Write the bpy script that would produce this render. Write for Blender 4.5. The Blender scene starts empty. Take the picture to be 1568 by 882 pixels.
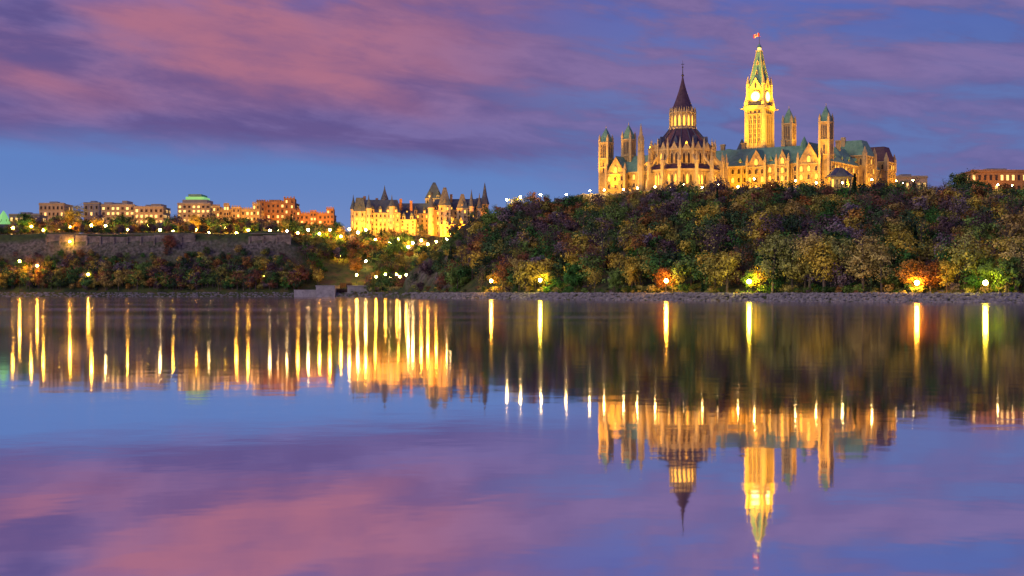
import bpy, math, random
import numpy as np
from mathutils import Matrix, Vector, noise
random.seed(11)
sc=bpy.context.scene
COL=sc.collection
sc.view_settings.view_transform='Standard'
sc.view_settings.look='None'
sc.view_settings.exposure=0
CAMH=3.5; F=2178.0
def G(u,v,D):
    """bearing / elevation survey -> metres east and height at distance D north"""
    return (u-784)/F*D,(447-v)/F*D+CAMH

# ------------------------------------------------------------ materials
def newmat(name):
    m=bpy.data.materials.new(name); m.use_nodes=True
    nt=m.node_tree; b=nt.nodes['Principled BSDF']
    return m,nt,b
def surf(name,c1,c2,scale=0.3,rough=0.85,bump=0.3,detail=6,metal=0.0,c3=None):
    m,nt,b=newmat(name); N=nt.nodes; L=nt.links
    tc=N.new('ShaderNodeTexCoord'); no=N.new('ShaderNodeTexNoise')
    no.inputs['Scale'].default_value=scale; no.inputs['Detail'].default_value=detail
    no.inputs['Roughness'].default_value=0.7
    L.new(tc.outputs['Object'],no.inputs['Vector'])
    cr=N.new('ShaderNodeValToRGB'); e=cr.color_ramp.elements
    e[0].position=0.32;e[1].position=0.68
    e[0].color=(*c1,1);e[1].color=(*c2,1)
    if c3:
        k=e.new(0.5);k.color=(*c3,1)
    L.new(no.outputs['Fac'],cr.inputs['Fac'])
    L.new(cr.outputs['Color'],b.inputs['Base Color'])
    b.inputs['Roughness'].default_value=rough
    b.inputs['Metallic'].default_value=metal
    if bump>0:
        n2=N.new('ShaderNodeTexNoise');n2.inputs['Scale'].default_value=scale*5
        L.new(tc.outputs['Object'],n2.inputs['Vector'])
        bp=N.new('ShaderNodeBump');bp.inputs['Strength'].default_value=bump;bp.inputs['Distance'].default_value=0.3
        L.new(n2.outputs['Fac'],bp.inputs['Height']);L.new(bp.outputs['Normal'],b.inputs['Normal'])
    return m
def emis(name,col,st,sample=False):
    m,nt,b=newmat(name)
    b.inputs['Base Color'].default_value=(*[min(1,c*0.5) for c in col],1)
    b.inputs['Emission Color'].default_value=(*col,1)
    b.inputs['Emission Strength'].default_value=st
    try: m.cycles.emission_sampling='FRONT' if sample else 'NONE'
    except Exception as ex: print(ex)
    return m
def leafmat(name,stops):
    m,nt,b=newmat(name); N=nt.nodes;L=nt.links
    out=N['Material Output'];N.remove(b);b=N.new('ShaderNodeBsdfDiffuse');L.new(b.outputs[0],out.inputs['Surface'])
    oi=N.new('ShaderNodeObjectInfo'); cr=N.new('ShaderNodeValToRGB')
    cr.color_ramp.interpolation='CONSTANT'
    e=cr.color_ramp.elements
    e[0].position=0;e[0].color=(*stops[0],1)
    e[1].position=1-1/len(stops);e[1].color=(*stops[-1],1)
    for i,s in enumerate(stops[1:-1]):
        k=e.new((i+1)/len(stops));k.color=(*s,1)
    L.new(oi.outputs['Random'],cr.inputs['Fac'])
    ge=N.new('ShaderNodeNewGeometry')
    no=N.new('ShaderNodeTexNoise');no.inputs['Scale'].default_value=0.4;no.inputs['Detail'].default_value=3
    L.new(ge.outputs['Position'],no.inputs['Vector'])
    mr=N.new('ShaderNodeMapRange');mr.inputs[1].default_value=.3;mr.inputs[2].default_value=.7
    mr.inputs[3].default_value=.35;mr.inputs[4].default_value=1.9
    L.new(no.outputs['Fac'],mr.inputs[0])
    mx=N.new('ShaderNodeVectorMath');mx.operation='SCALE'
    L.new(cr.outputs['Color'],mx.inputs[0]);L.new(mr.outputs[0],mx.inputs['Scale'])
    L.new(mx.outputs[0],b.inputs['Color'])
    return m

M=dict(
 stone=surf('sandstone',(.26,.18,.075),(.54,.42,.21),.35,.9,.7),
 trim=surf('dressed_stone',(.42,.33,.16),(.60,.49,.27),.5,.85,.3),
 copper=surf('copper_patina',(.10,.27,.18),(.22,.44,.31),.4,.7,.3),
 copper_dark=surf('weathered_copper',(.05,.07,.09),(.12,.15,.17),.4,.7,.3),
 slate=surf('slate',(.05,.025,.045),(.13,.07,.10),.6,.7,.4),
 slate_blue=surf('blue_slate',(.05,.06,.10),(.12,.14,.2),.6,.7,.4),
 iron=surf('iron',(.03,.03,.03),(.06,.06,.06),1,.5,0),
 concrete=surf('concrete',(.22,.22,.23),(.40,.40,.40),.3,.9,.4),
 limestone=surf('limestone',(.10,.085,.075),(.38,.32,.26),.22,.95,.9,c3=(.21,.18,.15)),
 brick=surf('red_brick',(.32,.15,.06),(.48,.27,.12),.4,.9,.3),
 pale=surf('pale_cladding',(.44,.35,.24),(.58,.48,.34),.2,.8,.1),
 bark=surf('bark',(.08,.06,.05),(.20,.17,.14),2,.95,.3),
 rock=surf('riprap_stone',(.09,.095,.10),(.36,.36,.36),.8,.95,.3),
 asphalt=surf('asphalt',(.045,.045,.05),(.07,.07,.07),.5,.9,.2),
 glass=surf('dark_glass',(.025,.015,.012),(.06,.035,.02),.3,.4,0),
 wood=surf('timber',(.06,.04,.03),(.13,.09,.06),1,.9,.3),
 winlit=emis('lit_window',(1,.48,.06),2.2),
 winwarm=emis('warm_window',(1,.60,.18),1.8),
 clock=emis('clock_dial',(1,.90,.50),2.2),
 flagred=surf('flag_red',(.55,.03,.03),(.7,.06,.05),2,.8,0),
 flagwhite=surf('flag_white',(.75,.72,.7),(.85,.83,.8),2,.8,0),
 bulb_gold=emis('sodium_lamp',(1,.45,.04),330,True),
 bulb_yellow=emis('yellow_lamp',(1,.70,.05),300,True),
 bulb_white=emis('white_lamp',(1,.66,.22),160,True),
 bulb_far=emis('far_sodium_lamp',(1,.44,.04),320,True),
 greenlit=emis('green_lit_glass',(.40,1,.30),.5),
)

# ------------------------------------------------------------ mesh building
def mesh_obj(name,V,Fc,mats,parent=None,midx=None,smooth=False):
    me=bpy.data.meshes.new(name)
    me.from_pydata([tuple(v) for v in V],[],Fc)
    for m in mats: me.materials.append(m)
    if midx is not None: me.polygons.foreach_set('material_index',midx)
    if smooth: me.polygons.foreach_set('use_smooth',[True]*len(me.polygons))
    me.update()
    ob=bpy.data.objects.new(name,me);COL.objects.link(ob)
    if parent: ob.parent=parent
    return ob

class B:
    def __init__(s,name,origin=(0,0,0),rot=0):
        s.name=name;s.P={}
        s.e=bpy.data.objects.new(name,None);COL.objects.link(s.e)
        s.e.location=origin;s.e.rotation_euler=(0,0,rot)
        s.M=Matrix.Translation(origin)@Matrix.Rotation(rot,4,'Z')
        s.rnd=random.Random(len(name)*7)
    def add(s,part,V,Fc):
        v,f=s.P.setdefault(part,([],[]));n=len(v)
        v.extend(V);f.extend([tuple(i+n for i in q) for q in Fc])
    def box(s,part,x0,x1,y0,y1,z0,z1):
        V=[(x,y,z) for z in(z0,z1) for x,y in((x0,y0),(x1,y0),(x1,y1),(x0,y1))]
        s.add(part,V,[(0,3,2,1),(4,5,6,7),(0,1,5,4),(1,2,6,5),(2,3,7,6),(3,0,4,7)])
    def hip(s,part,x0,x1,y0,y1,z0,z1,ix,iy):
        V=[(x0,y0,z0),(x1,y0,z0),(x1,y1,z0),(x0,y1,z0),(x0+ix,y0+iy,z1),(x1-ix,y0+iy,z1),(x1-ix,y1-iy,z1),(x0+ix,y1-iy,z1)]
        s.add(part,V,[(0,3,2,1),(4,5,6,7),(0,1,5,4),(1,2,6,5),(2,3,7,6),(3,0,4,7)])
    def rings(s,part,cx,cy,prof,n=16,rot=0):
        V=[];Fc=[]
        for r,z in prof:
            for i in range(n):
                a=rot+2*math.pi*i/n
                V.append((cx+r*math.cos(a),cy+r*math.sin(a),z))
        for k in range(len(prof)-1):
            for i in range(n):
                j=(i+1)%n
                Fc.append((k*n+i,k*n+j,(k+1)*n+j,(k+1)*n+i))
        Fc.append(tuple(range(n))[::-1]);Fc.append(tuple((len(prof)-1)*n+i for i in range(n)))
        s.add(part,V,Fc)
    def sq(s,part,cx,cy,prof):
        s.rings(part,cx,cy,[(h*math.sqrt(2),z) for h,z in prof],4,math.pi/4)
    def fbox(s,part,p0,d,a0,a1,b0,b1,z0,z1):
        n=(d[1],-d[0])
        def P(a,b,z): return (p0[0]+d[0]*a+n[0]*b,p0[1]+d[1]*a+n[1]*b,z)
        V=[P(a,b,z) for z in(z0,z1) for a,b in((a0,b0),(a1,b0),(a1,b1),(a0,b1))]
        s.add(part,V,[(0,3,2,1),(4,5,6,7),(0,1,5,4),(1,2,6,5),(2,3,7,6),(3,0,4,7)])
    def fpoly(s,part,p0,d,pts,b,thick=None):
        n=(d[1],-d[0])
        def P(a,z,b): return (p0[0]+d[0]*a+n[0]*b,p0[1]+d[1]*a+n[1]*b,z)
        k=len(pts);V=[P(a,z,b) for a,z in pts];Fc=[tuple(range(k))]
        if thick:
            V+=[P(a,z,b-thick) for a,z in pts];Fc.append(tuple(range(k,2*k)))
            for i in range(k): Fc.append((i,(i+1)%k,k+(i+1)%k,k+i))
        s.add(part,V,Fc)
    def window(s,p0,d,a,zb,w,h,pointed=True,lit=.3,jam=True):
        part='windows_lit' if s.rnd.random()<lit else 'windows'
        hw=w/2
        if pointed:
            pts=[(a-hw,zb),(a+hw,zb),(a+hw,zb+h*.68),(a+hw*.6,zb+h*.87),(a,zb+h),(a-hw*.6,zb+h*.87),(a-hw,zb+h*.68)]
        else: pts=[(a-hw,zb),(a+hw,zb),(a+hw,zb+h),(a-hw,zb+h)]
        s.fpoly(part,p0,d,pts,.05)
        if jam:
            t=min(.35,w*.2)
            s.fbox('trim',p0,d,a-hw-t,a-hw,-.1,.35,zb,zb+h*.8)
            s.fbox('trim',p0,d,a+hw,a+hw+t,-.1,.35,zb,zb+h*.8)
            s.fbox('trim',p0,d,a-hw-t*1.5,a+hw+t*1.5,-.1,.5,zb-.35,zb-.01)
            if pointed:
                s.fpoly('trim',p0,d,[(a-hw-t,zb+h*.8),(a-hw,zb+h*.8),(a,zb+h*1.02),(a,zb+h*1.2)],.38,.4)
                s.fpoly('trim',p0,d,[(a+hw,zb+h*.8),(a+hw+t,zb+h*.8),(a,zb+h*1.2),(a,zb+h*1.02)],.37,.4)
            else:
                s.fbox('trim',p0,d,a-hw-t,a+hw+t,-.1,.4,zb+h+.01,zb+h+.4)
    def facade(s,p0,d,L,z0,z1,nx,nz,w,hfrac=.6,pointed=True,lit=.3,butt=0,course=True,jam=True):
        rh=(z1-z0)/nz
        for r in range(nz):
            for i in range(nx):
                s.window(p0,d,(i+.5)/nx*L,z0+rh*(r+.2),w,rh*hfrac,pointed,lit,jam)
            if course and r>0: s.fbox('trim',p0,d,0,L,-.1,.28,z0+rh*r-.2,z0+rh*r+.15)
        if butt:
            for i in range(0,nx+1,butt):
                a=i/nx*L
                s.fbox('trim',p0,d,a-.45,a+.45,-.1,.95,z0,z0+(z1-z0)*.7)
                s.fbox('trim',p0,d,a-.35,a+.35,-.1,.6,z0+(z1-z0)*.7,z1+.4)
        s.fbox('trim',p0,d,-.3,L+.3,-.1,.55,z1-.1,z1+.6)
    def done(s,mats):
        for k,(v,f) in s.P.items():
            mesh_obj(k,v,f,[M[mats.get(k,'stone')]],s.e)

# ------------------------------------------------------------ terrain
XS=[-6000,-360,-132,-100,-70,-45,-28,5,55,95,155,300,900,6000]
YS=[1000,1000,985,950,880,800,725,645,565,510,450,390,300,300]
def ys(x): return float(np.interp(x,XS,YS))
HX=[-100,-88,-73,-57,-41,-33,-15,6,43,66,100,190,240,300,500]
HZ=[2.5,4,10,21,34,43,51.5,55,56.5,59,59,59,57,54,50]
CX=[-100,30,50,78,180,300,1000]
CY=[880,875,870,797,800,790,780]
def ground(x,y):
    y0=ys(x); q=y-y0
    shore=float(np.interp(q,[-40,-5,0,8,12],[-4,-1,0,2.6,2.9]))
    if q<=12: return shore
    zl1=float(np.interp(q,[12,22,38,43,48],[2.9,12,33,45.5,46.5]))
    zl2=float(np.interp(y,[y0+12,max(1000,y0+20),1092,1100],[2.9,6,46,46.5]))
    k=float(np.interp(x,[-165,-125],[0,1]))
    zl=zl1*(1-k)+zl2*k
    if x>-125: zl=zl2
    H=float(np.interp(x,HX,HZ)); yc=float(np.interp(x,CX,CY))
    t=min(1,max(0,(q-26)/(yc-y0-26)))
    zr=2.9+(H-2.9)*(t**0.92)
    zr*=float(np.interp(y,[1050,1250],[1,.75]))
    z=max(zl,zr)
    if (q>26 and 5<z<55) or (q>26 and t<.95 and x>-100): z+=2.2*noise.noise((x*.03,y*.03,0))*min(1,(q-26)/20)
    return z
def axis(a,b,st,far):
    l=list(np.arange(a,b,st));k=st;v=b
    r=[]
    while v<far: r.append(v);k*=1.35;v+=k
    r.append(far);l+=r
    k=st;v=a;r=[]
    while v>-far:
        k*=1.35;v-=k;r.append(max(v,-far))
    return r[::-1]+l
gx=axis(-430,360,5,7000)
gy=[v for v in axis(380,1160,4,9000) if v>60]
V=[(x,y,ground(x,y)) for y in gy for x in gx];nx=len(gx)
Fc=[(j*nx+i,j*nx+i+1,(j+1)*nx+i+1,(j+1)*nx+i) for j in range(len(gy)-1) for i in range(nx-1)]
m,nt,b=newmat('ground_soil_and_rock');N=nt.nodes;L=nt.links
ge=N.new('ShaderNodeNewGeometry');sx=N.new('ShaderNodeSeparateXYZ');L.new(ge.outputs['Normal'],sx.inputs[0])
no=N.new('ShaderNodeTexNoise');no.inputs['Scale'].default_value=.15;no.inputs['Detail'].default_value=8;L.new(ge.outputs['Position'],no.inputs['Vector'])
cr=N.new('ShaderNodeValToRGB');e=cr.color_ramp.elements;e[0].position=.35;e[0].color=(.035,.055,.02,1);e[1].position=.65;e[1].color=(.12,.10,.04,1);k=e.new(.5);k.color=(.07,.11,.025,1)
L.new(no.outputs['Fac'],cr.inputs['Fac'])
vo=N.new('ShaderNodeTexNoise');vo.inputs['Scale'].default_value=.5;vo.inputs['Detail'].default_value=8;L.new(ge.outputs['Position'],vo.inputs['Vector'])
c2=N.new('ShaderNodeValToRGB');e=c2.color_ramp.elements;e[0].position=.35;e[0].color=(.05,.045,.045,1);e[1].position=.65;e[1].color=(.22,.2,.18,1);L.new(vo.outputs['Fac'],c2.inputs['Fac'])
mr=N.new('ShaderNodeMapRange');mr.inputs[1].default_value=.68;mr.inputs[2].default_value=.45;L.new(sx.outputs['Z'],mr.inputs[0])
mx=N.new('ShaderNodeMix');mx.data_type='RGBA';L.new(mr.outputs[0],mx.inputs[0]);L.new(cr.outputs[0],mx.inputs[6]);L.new(c2.outputs[0],mx.inputs[7]);L.new(mx.outputs[2],b.inputs['Base Color'])
bp=N.new('ShaderNodeBump');bp.inputs['Distance'].default_value=1;bp.inputs['Strength'].default_value=.7;L.new(vo.outputs['Fac'],bp.inputs['Height']);L.new(bp.outputs[0],b.inputs['Normal'])
b.inputs['Roughness'].default_value=.95
mesh_obj('ground',V,Fc,[m],smooth=True)

# river
m,nt,b=newmat('river_water');N=nt.nodes;L=nt.links
N.remove(b);out=N['Material Output']
gl=N.new('ShaderNodeBsdfGlossy');gl.inputs['Color'].default_value=(.98,.94,.96,1)
df=N.new('ShaderNodeBsdfDiffuse');df.inputs['Color'].default_value=(.01,.02,.05,1)
ms=N.new('ShaderNodeMixShader');ms.inputs[0].default_value=.97
ge=N.new('ShaderNodeNewGeometry');sx=N.new('ShaderNodeSeparateXYZ');L.new(ge.outputs['Position'],sx.inputs[0])
mr=N.new('ShaderNodeMapRange');mr.inputs[1].default_value=35;mr.inputs[2].default_value=190;mr.inputs[3].default_value=.036;mr.inputs[4].default_value=.088
L.new(sx.outputs['Y'],mr.inputs[0])
no=N.new('ShaderNodeTexNoise');no.inputs['Scale'].default_value=.012;no.inputs['Detail'].default_value=5
mp=N.new('ShaderNodeMapping');mp.inputs['Scale'].default_value=(.5,2,1);L.new(ge.outputs['Position'],mp.inputs[0]);L.new(mp.outputs[0],no.inputs['Vector'])
m2=N.new('ShaderNodeMapRange');m2.inputs[1].default_value=.35;m2.inputs[2].default_value=.65;m2.inputs[3].default_value=.75;m2.inputs[4].default_value=1.3;L.new(no.outputs['Fac'],m2.inputs[0])
mu=N.new('ShaderNodeMath');mu.operation='MULTIPLY';L.new(mr.outputs[0],mu.inputs[0]);L.new(m2.outputs[0],mu.inputs[1])
L.new(mu.outputs[0],gl.inputs['Roughness'])
wn=N.new('ShaderNodeTexNoise');wn.inputs['Scale'].default_value=.35;wn.inputs['Detail'].default_value=3;L.new(ge.outputs['Position'],wn.inputs['Vector'])
bp=N.new('ShaderNodeBump');bp.inputs['Strength'].default_value=1;bp.inputs['Distance'].default_value=.006;L.new(wn.outputs['Fac'],bp.inputs['Height'])
L.new(bp.outputs[0],gl.inputs['Normal'])
L.new(df.outputs[0],ms.inputs[1]);L.new(gl.outputs[0],ms.inputs[2]);L.new(ms.outputs[0],out.inputs['Surface'])
mesh_obj('river_water',[(-7000,-3000,0),(7000,-3000,0),(7000,3000,0),(-7000,3000,0)],[(0,1,2,3)],[m])

# shoreline footpath
V=[];Fc=[];xs=list(np.arange(-60,420,4))
for i,x in enumerate(xs):
    V+= [(x,ys(x)+15,2.96),(x,ys(x)+18.5,2.96)]
    if i: Fc.append((2*i-2,2*i,2*i+1,2*i-1))
mesh_obj('shoreline_path',V,Fc,[M['asphalt']])

# riprap
def ico():
    t=(1+5**.5)/2
    v=np.array([(-1,t,0),(1,t,0),(-1,-t,0),(1,-t,0),(0,-1,t),(0,1,t),(0,-1,-t),(0,1,-t),(t,0,-1),(t,0,1),(-t,0,-1),(-t,0,1)],float)
    v/=np.linalg.norm(v[0])
    f=[(0,11,5),(0,5,1),(0,1,7),(0,7,10),(0,10,11),(1,5,9),(5,11,4),(11,10,2),(10,7,6),(7,1,8),(3,9,4),(3,4,2),(3,2,6),(3,6,8),(3,8,9),(4,9,5),(2,4,11),(6,2,10),(8,6,7),(9,8,1)]
    return v,f
iv,iff=ico();rng=np.random.default_rng(3)
V=[];Fc=[]
for i in range(6500):
    x=rng.uniform(-420,300) if i%3==0 else rng.uniform(-60,230)
    q=rng.uniform(-1.5,10)
    y=ys(x)+q;z=ground(x,y)
    s=rng.uniform(.35,1.0)*np.array([rng.uniform(.8,1.5),rng.uniform(.8,1.4),rng.uniform(.5,.9)])
    p=iv*s*(1+rng.uniform(-.22,.22,(12,1)))
    n=len(V);V+=[(a+x,bb+y,c+z+.1) for a,bb,c in p.tolist()]
    Fc+=[(a+n,bb+n,c+n) for a,bb,c in iff]
mesh_obj('riprap_rocks',V,Fc,[M['rock']])

# ------------------------------------------------------------ trees
def tube(V,Fc,pts,rad,n=5):
    base=len(V)
    for k,(p,r) in enumerate(zip(pts,rad)):
        for i in range(n):
            a=2*math.pi*i/n
            V.append((p[0]+r*math.cos(a),p[1]+r*math.sin(a),p[2]))
    for k in range(len(pts)-1):
        for i in range(n):
            j=(i+1)%n
            Fc.append((base+k*n+i,base+k*n+j,base+(k+1)*n+j,base+(k+1)*n+i))
def tree_mesh(name,H,R,nleaf,leaf,seed,lm,kind='round',base=.22,nl=13):
    r=np.random.default_rng(seed);V=[];Fc=[]
    tr=H*.022
    bend=r.uniform(-.04,.04,2)*H
    ts=[0,.25,.5,.75,.93 if kind!='fir' else .99]
    tp=[np.array([bend[0]*t*t,bend[1]*t*t,H*t]) for t in ts]
    tube(V,Fc,tp,[tr*1.3,tr,tr*.75,tr*.45,tr*.15],6)
    cl=[]
    if kind!='fir':
        for i in range(nl):
            t=r.uniform(.2,.75);a=i*2.4+r.uniform(-.4,.4)
            s=np.array([bend[0]*t*t,bend[1]*t*t,H*t])
            rr=R*r.uniform(.55,.95)*(1-max(0,t-.45))
            e_=s+np.array([math.cos(a)*rr,math.sin(a)*rr,H*r.uniform(.12,.28)])
            mid=(s+e_)/2+np.array([0,0,-H*.02])
            tube(V,Fc,[s,mid,e_],[tr*.5,tr*.3,tr*.08],4)
            cl.append(e_);cl.append(mid+r.normal(0,R*.1,3))
            for k in range(3 if nleaf>200 else 7):
                q=mid+(e_-mid)*r.uniform(0,.8);o=q+np.array([r.normal(0,R*.3),r.normal(0,R*.3),H*r.uniform(.04,.14)])
                tube(V,Fc,[q,o],[tr*.22,tr*.05],3);cl.append(o)
        for i in range(12):
            a=r.uniform(0,6.28);z=r.uniform(base+.08,.97);w=math.sqrt(max(0,1-((z-.55)/.46)**2))*R*r.uniform(.2,.85)
            cl.append(np.array([math.cos(a)*w,math.sin(a)*w,z*H]))
    nb=len(Fc)
    if nleaf:
        if kind!='fir':
            c=np.array(cl);w=r.uniform(.3,1.5,len(c));w/=w.sum()
            idx=r.choice(len(c),nleaf,p=w)
            sp=r.uniform(.09,.19,len(c))*R*1.1
            P=c[idx]+r.normal(0,1,(nleaf,3))*sp[idx][:,None]*np.array([1,1,.8])
            loc=(P-c[idx])/(sp[idx][:,None])
        else:
            z=r.uniform(.08,1,nleaf)**1.1
            rad=R*(1-z)*(.55+.45*(1-(z*13)%1))*np.sqrt(r.uniform(.15,1,nleaf))
            a=r.uniform(0,6.28,nleaf)
            P=np.stack([np.cos(a)*rad,np.sin(a)*rad,z*H-rad*.15],1)
            loc=np.stack([np.cos(a),np.sin(a),np.full(nleaf,.5)],1)
        P[:,2]=np.maximum(P[:,2],H*.06)
        out_=(P-np.array([0,0,H*.5]))/np.array([R,R,H*.5])
        nm=r.normal(0,.45,(nleaf,3))+out_*1.1+loc*.55+np.array([0,0,.35])
        nm/=np.linalg.norm(nm,axis=1)[:,None]
        t1=r.normal(0,1,(nleaf,3));t1-=nm*(nm*t1).sum(1)[:,None];t1/=np.linalg.norm(t1,axis=1)[:,None]
        t2=np.cross(nm,t1)
        s=(leaf*r.uniform(.5,1.2,nleaf))[:,None]
        q=np.stack([P-t1*s,P-t2*s*.6,P+t1*s,P+t2*s*.6],1).reshape(-1,3)
        n=len(V);V+=q.tolist()
        Fc+=[(n+4*i,n+4*i+1,n+4*i+2,n+4*i+3) for i in range(nleaf)]
    me=bpy.data.meshes.new(name)
    me.from_pydata([tuple(v) for v in V],[],Fc)
    me.materials.append(M['bark']);me.materials.append(lm)
    mi=np.ones(len(Fc),int);mi[:nb]=0
    me.polygons.foreach_set('material_index',mi.tolist());me.update()
    return me
L_hill=leafmat('hillside_foliage',[(.05,.14,.04),(.28,.27,.06),(.13,.09,.10),(.30,.15,.05),(.08,.18,.05),(.50,.41,.07),(.20,.16,.18),(.04,.08,.04),(.15,.25,.06),(.36,.27,.08),(.10,.07,.08),(.06,.12,.05),(.22,.10,.06)])
L_green=leafmat('green_foliage',[(.06,.18,.04),(.15,.26,.06),(.09,.15,.04)])
L_rust=leafmat('rust_foliage',[(.34,.14,.04),(.40,.22,.05),(.22,.09,.05)])
L_gold=leafmat('golden_foliage',[(.58,.46,.07),(.46,.41,.08),(.64,.48,.07)])
L_olive=leafmat('olive_foliage',[(.36,.34,.09),(.46,.39,.12),(.28,.31,.09)])
L_fir=leafmat('conifer_foliage',[(.02,.06,.03),(.04,.08,.035)])
hill=[tree_mesh('hill_tree_a',10,4.2,900,.42,1,L_hill),tree_mesh('hill_tree_b',10,3.4,750,.42,2,L_hill),
      tree_mesh('hill_tree_c',9,4.6,1000,.42,3,L_hill),tree_mesh('hill_tree_d',11,3.6,600,.36,4,L_hill),
      tree_mesh('hill_tree_e',8,4.5,850,.45,5,L_hill),tree_mesh('bare_tree',11,4,110,.3,6,L_hill,nl=16),
      tree_mesh('rust_tree',8,3.6,700,.42,7,L_rust),tree_mesh('fir_tree',12,2.6,900,.5,8,L_fir,'fir'),
      tree_mesh('green_tree',9,4,850,.42,9,L_green),tree_mesh('gold_tree',9,3.6,750,.42,10,L_gold)]
shrubs=[tree_mesh('shrub_a',3,2.6,400,.3,90,L_olive,base=0),tree_mesh('shrub_b',3,2.4,400,.3,91,L_green,base=0),tree_mesh('shrub_c',3.4,2.2,300,.3,92,L_hill,base=0)]
big_gold=[tree_mesh('gold_big_%d'%i,18,5.6,2400,.42,20+i,L_gold) for i in range(2)]
big_olive=[tree_mesh('olive_big_%d'%i,18,5.2,1900,.42,30+i,L_olive) for i in range(3)]
big_green=[tree_mesh('green_big',16,6.5,3400,.48,40,L_green)]
big_rust=[tree_mesh('rust_big',14,5.5,2400,.42,50,L_rust)]
big_bare=[tree_mesh('bare_big',16,5,160,.3,60,L_olive,nl=20)]
big_dark=[tree_mesh('dark_big',15,6.5,3400,.5,70,L_green)]
def put(name,me,x,y,s,parent=None,zoff=-.4,z=None):
    ob=bpy.data.objects.new(name,me);COL.objects.link(ob)
    ob.location=(x,y,(ground(x,y) if z is None else z)+zoff)
    ob.rotation_euler=(random.uniform(-.05,.05),random.uniform(-.05,.05),random.uniform(0,6.28))
    ob.scale=(s*random.uniform(.9,1.15),s*random.uniform(.9,1.15),s)
    if parent: ob.parent=parent
    return ob
def empty(n):
    e=bpy.data.objects.new(n,None);COL.objects.link(e);return e
fr=empty('hillside_forest')
W=[10,9,9,9,8,8,3,1,6,3]
x=-95
cnt=0
while x<330:
    y=ys(x)+27
    yc=float(np.interp(x,CX,CY))
    while y<yc+2:
        px=x+random.uniform(-3.6,3.6);py=y+random.uniform(-3.8,3.8)
        t=(py-ys(px)-26)/(yc-ys(px)-26)
        if abs(px/py)<.42 and t<1.01 and py>ys(px)+24:
            s=random.choice([random.uniform(.55,.95),random.uniform(.95,1.6)])
            s*=float(np.interp(t,[0,.82,.93,1],[1.1,.85,.38,.22]))
            if px<45 or px>240: s=max(s,random.uniform(.35,1.0)) 
            me=random.choices(hill,W)[0]
            if t>.85 and me.name=='fir_tree': me=hill[0]
            put('tree',me,px,py,s,fr);cnt+=1
        y+=7.3
    x+=7.0
sh=empty('shoreline_shrubs')
for i in range(420):
    x=random.uniform(-110,260);q=random.choice([random.uniform(20,30),random.uniform(20,30),random.uniform(10.5,13)])
    put('shrub',random.choice(shrubs),x,ys(x)+q,random.uniform(.3,1.1)*(1 if q>15 else .4),sh,zoff=-.2)
cs=empty('clifftop_shrubs')
for i in range(170):
    x=random.uniform(60,232);yc=float(np.interp(x,CX,CY))
    put('shrub',random.choice(shrubs),x,yc-random.uniform(0,6),random.uniform(.3,.8),cs,zoff=-.3)
lf=empty('riverbank_forest')
for i in range(1250):
    x=random.uniform(-440,-60)
    if x<-150: q=random.choice([random.uniform(13,32),random.uniform(13,30),random.uniform(13,36),random.uniform(47,60)])
    else: q=None
    y=ys(x)+q if q else random.uniform(ys(x)+20,1085)
    if -136<x<-60 and y<1015 and random.random()<.5: continue
    if -134<x<-100 and y<1036: continue
    s=random.uniform(.55,1.35)
    if q and q>26: s*=.6
    put('tree',random.choices(hill,W)[0],x,y,s,lf);cnt+=1
pf=empty('plateau_trees')
for i in range(480):
    x=random.uniform(-520,-5);y=random.uniform(1062,1112)
    if -128<x<-12 and y>1092: continue
    put('tree',random.choices(hill,W)[0],x,y,random.choice([random.uniform(.4,.8),random.uniform(.8,1.6)])*(.62 if x>-128 else 1),pf);cnt+=1
for i in range(90):
    x=random.uniform(215,420);y=random.uniform(800,900)
    put('tree',random.choices(hill,W)[0],x,y,random.uniform(.5,.95),pf)
def shore_tree(name,me,u,q,h,baseH):
    D=600.
    for _ in range(30): D=ys((u-784)/F*D)+q
    x=(u-784)/F*D
    return put(name,me,x,D,h/baseH)
for u,k,h,q in [(968,big_gold,16,24),(1113,big_gold,17,24),(1183,big_olive,22,24),(1213,big_olive,20,30),(1240,big_olive,21,26),
                (1262,big_gold,21,24),(1288,big_olive,20,27),(1322,big_olive,19,24),(1350,big_olive,17,26),
                (1395,big_rust,12,22),(1425,big_rust,11,24),(1478,big_olive,20,30),(1508,big_green,11,30),(1555,big_olive,18,26),
                (1020,big_rust,11,24),(1040,big_olive,12,28),(795,big_olive,16,26),(820,big_gold,15,28),(770,big_olive,11,26),(738,big_bare,14,22),
                (880,big_dark,13,28),(940,big_green,9,22),(1095,big_bare,20,60),(925,big_bare,22,60),(1150,big_green,9,24),(1540,big_green,12,22),(1450,big_gold,12,26),(700,big_dark,14,24)]:
    me=random.choice(k)
    base=18 if ('gold' in me.name or 'olive' in me.name) else (14 if 'rust' in me.name else (15 if 'dark' in me.name else 16))
    shore_tree({'g':'golden_tree','o':'olive_tree','r':'autumn_tree','b':'bare_tree','d':'shade_tree'}[me.name[0]],me,u,q,h,base)
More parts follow.
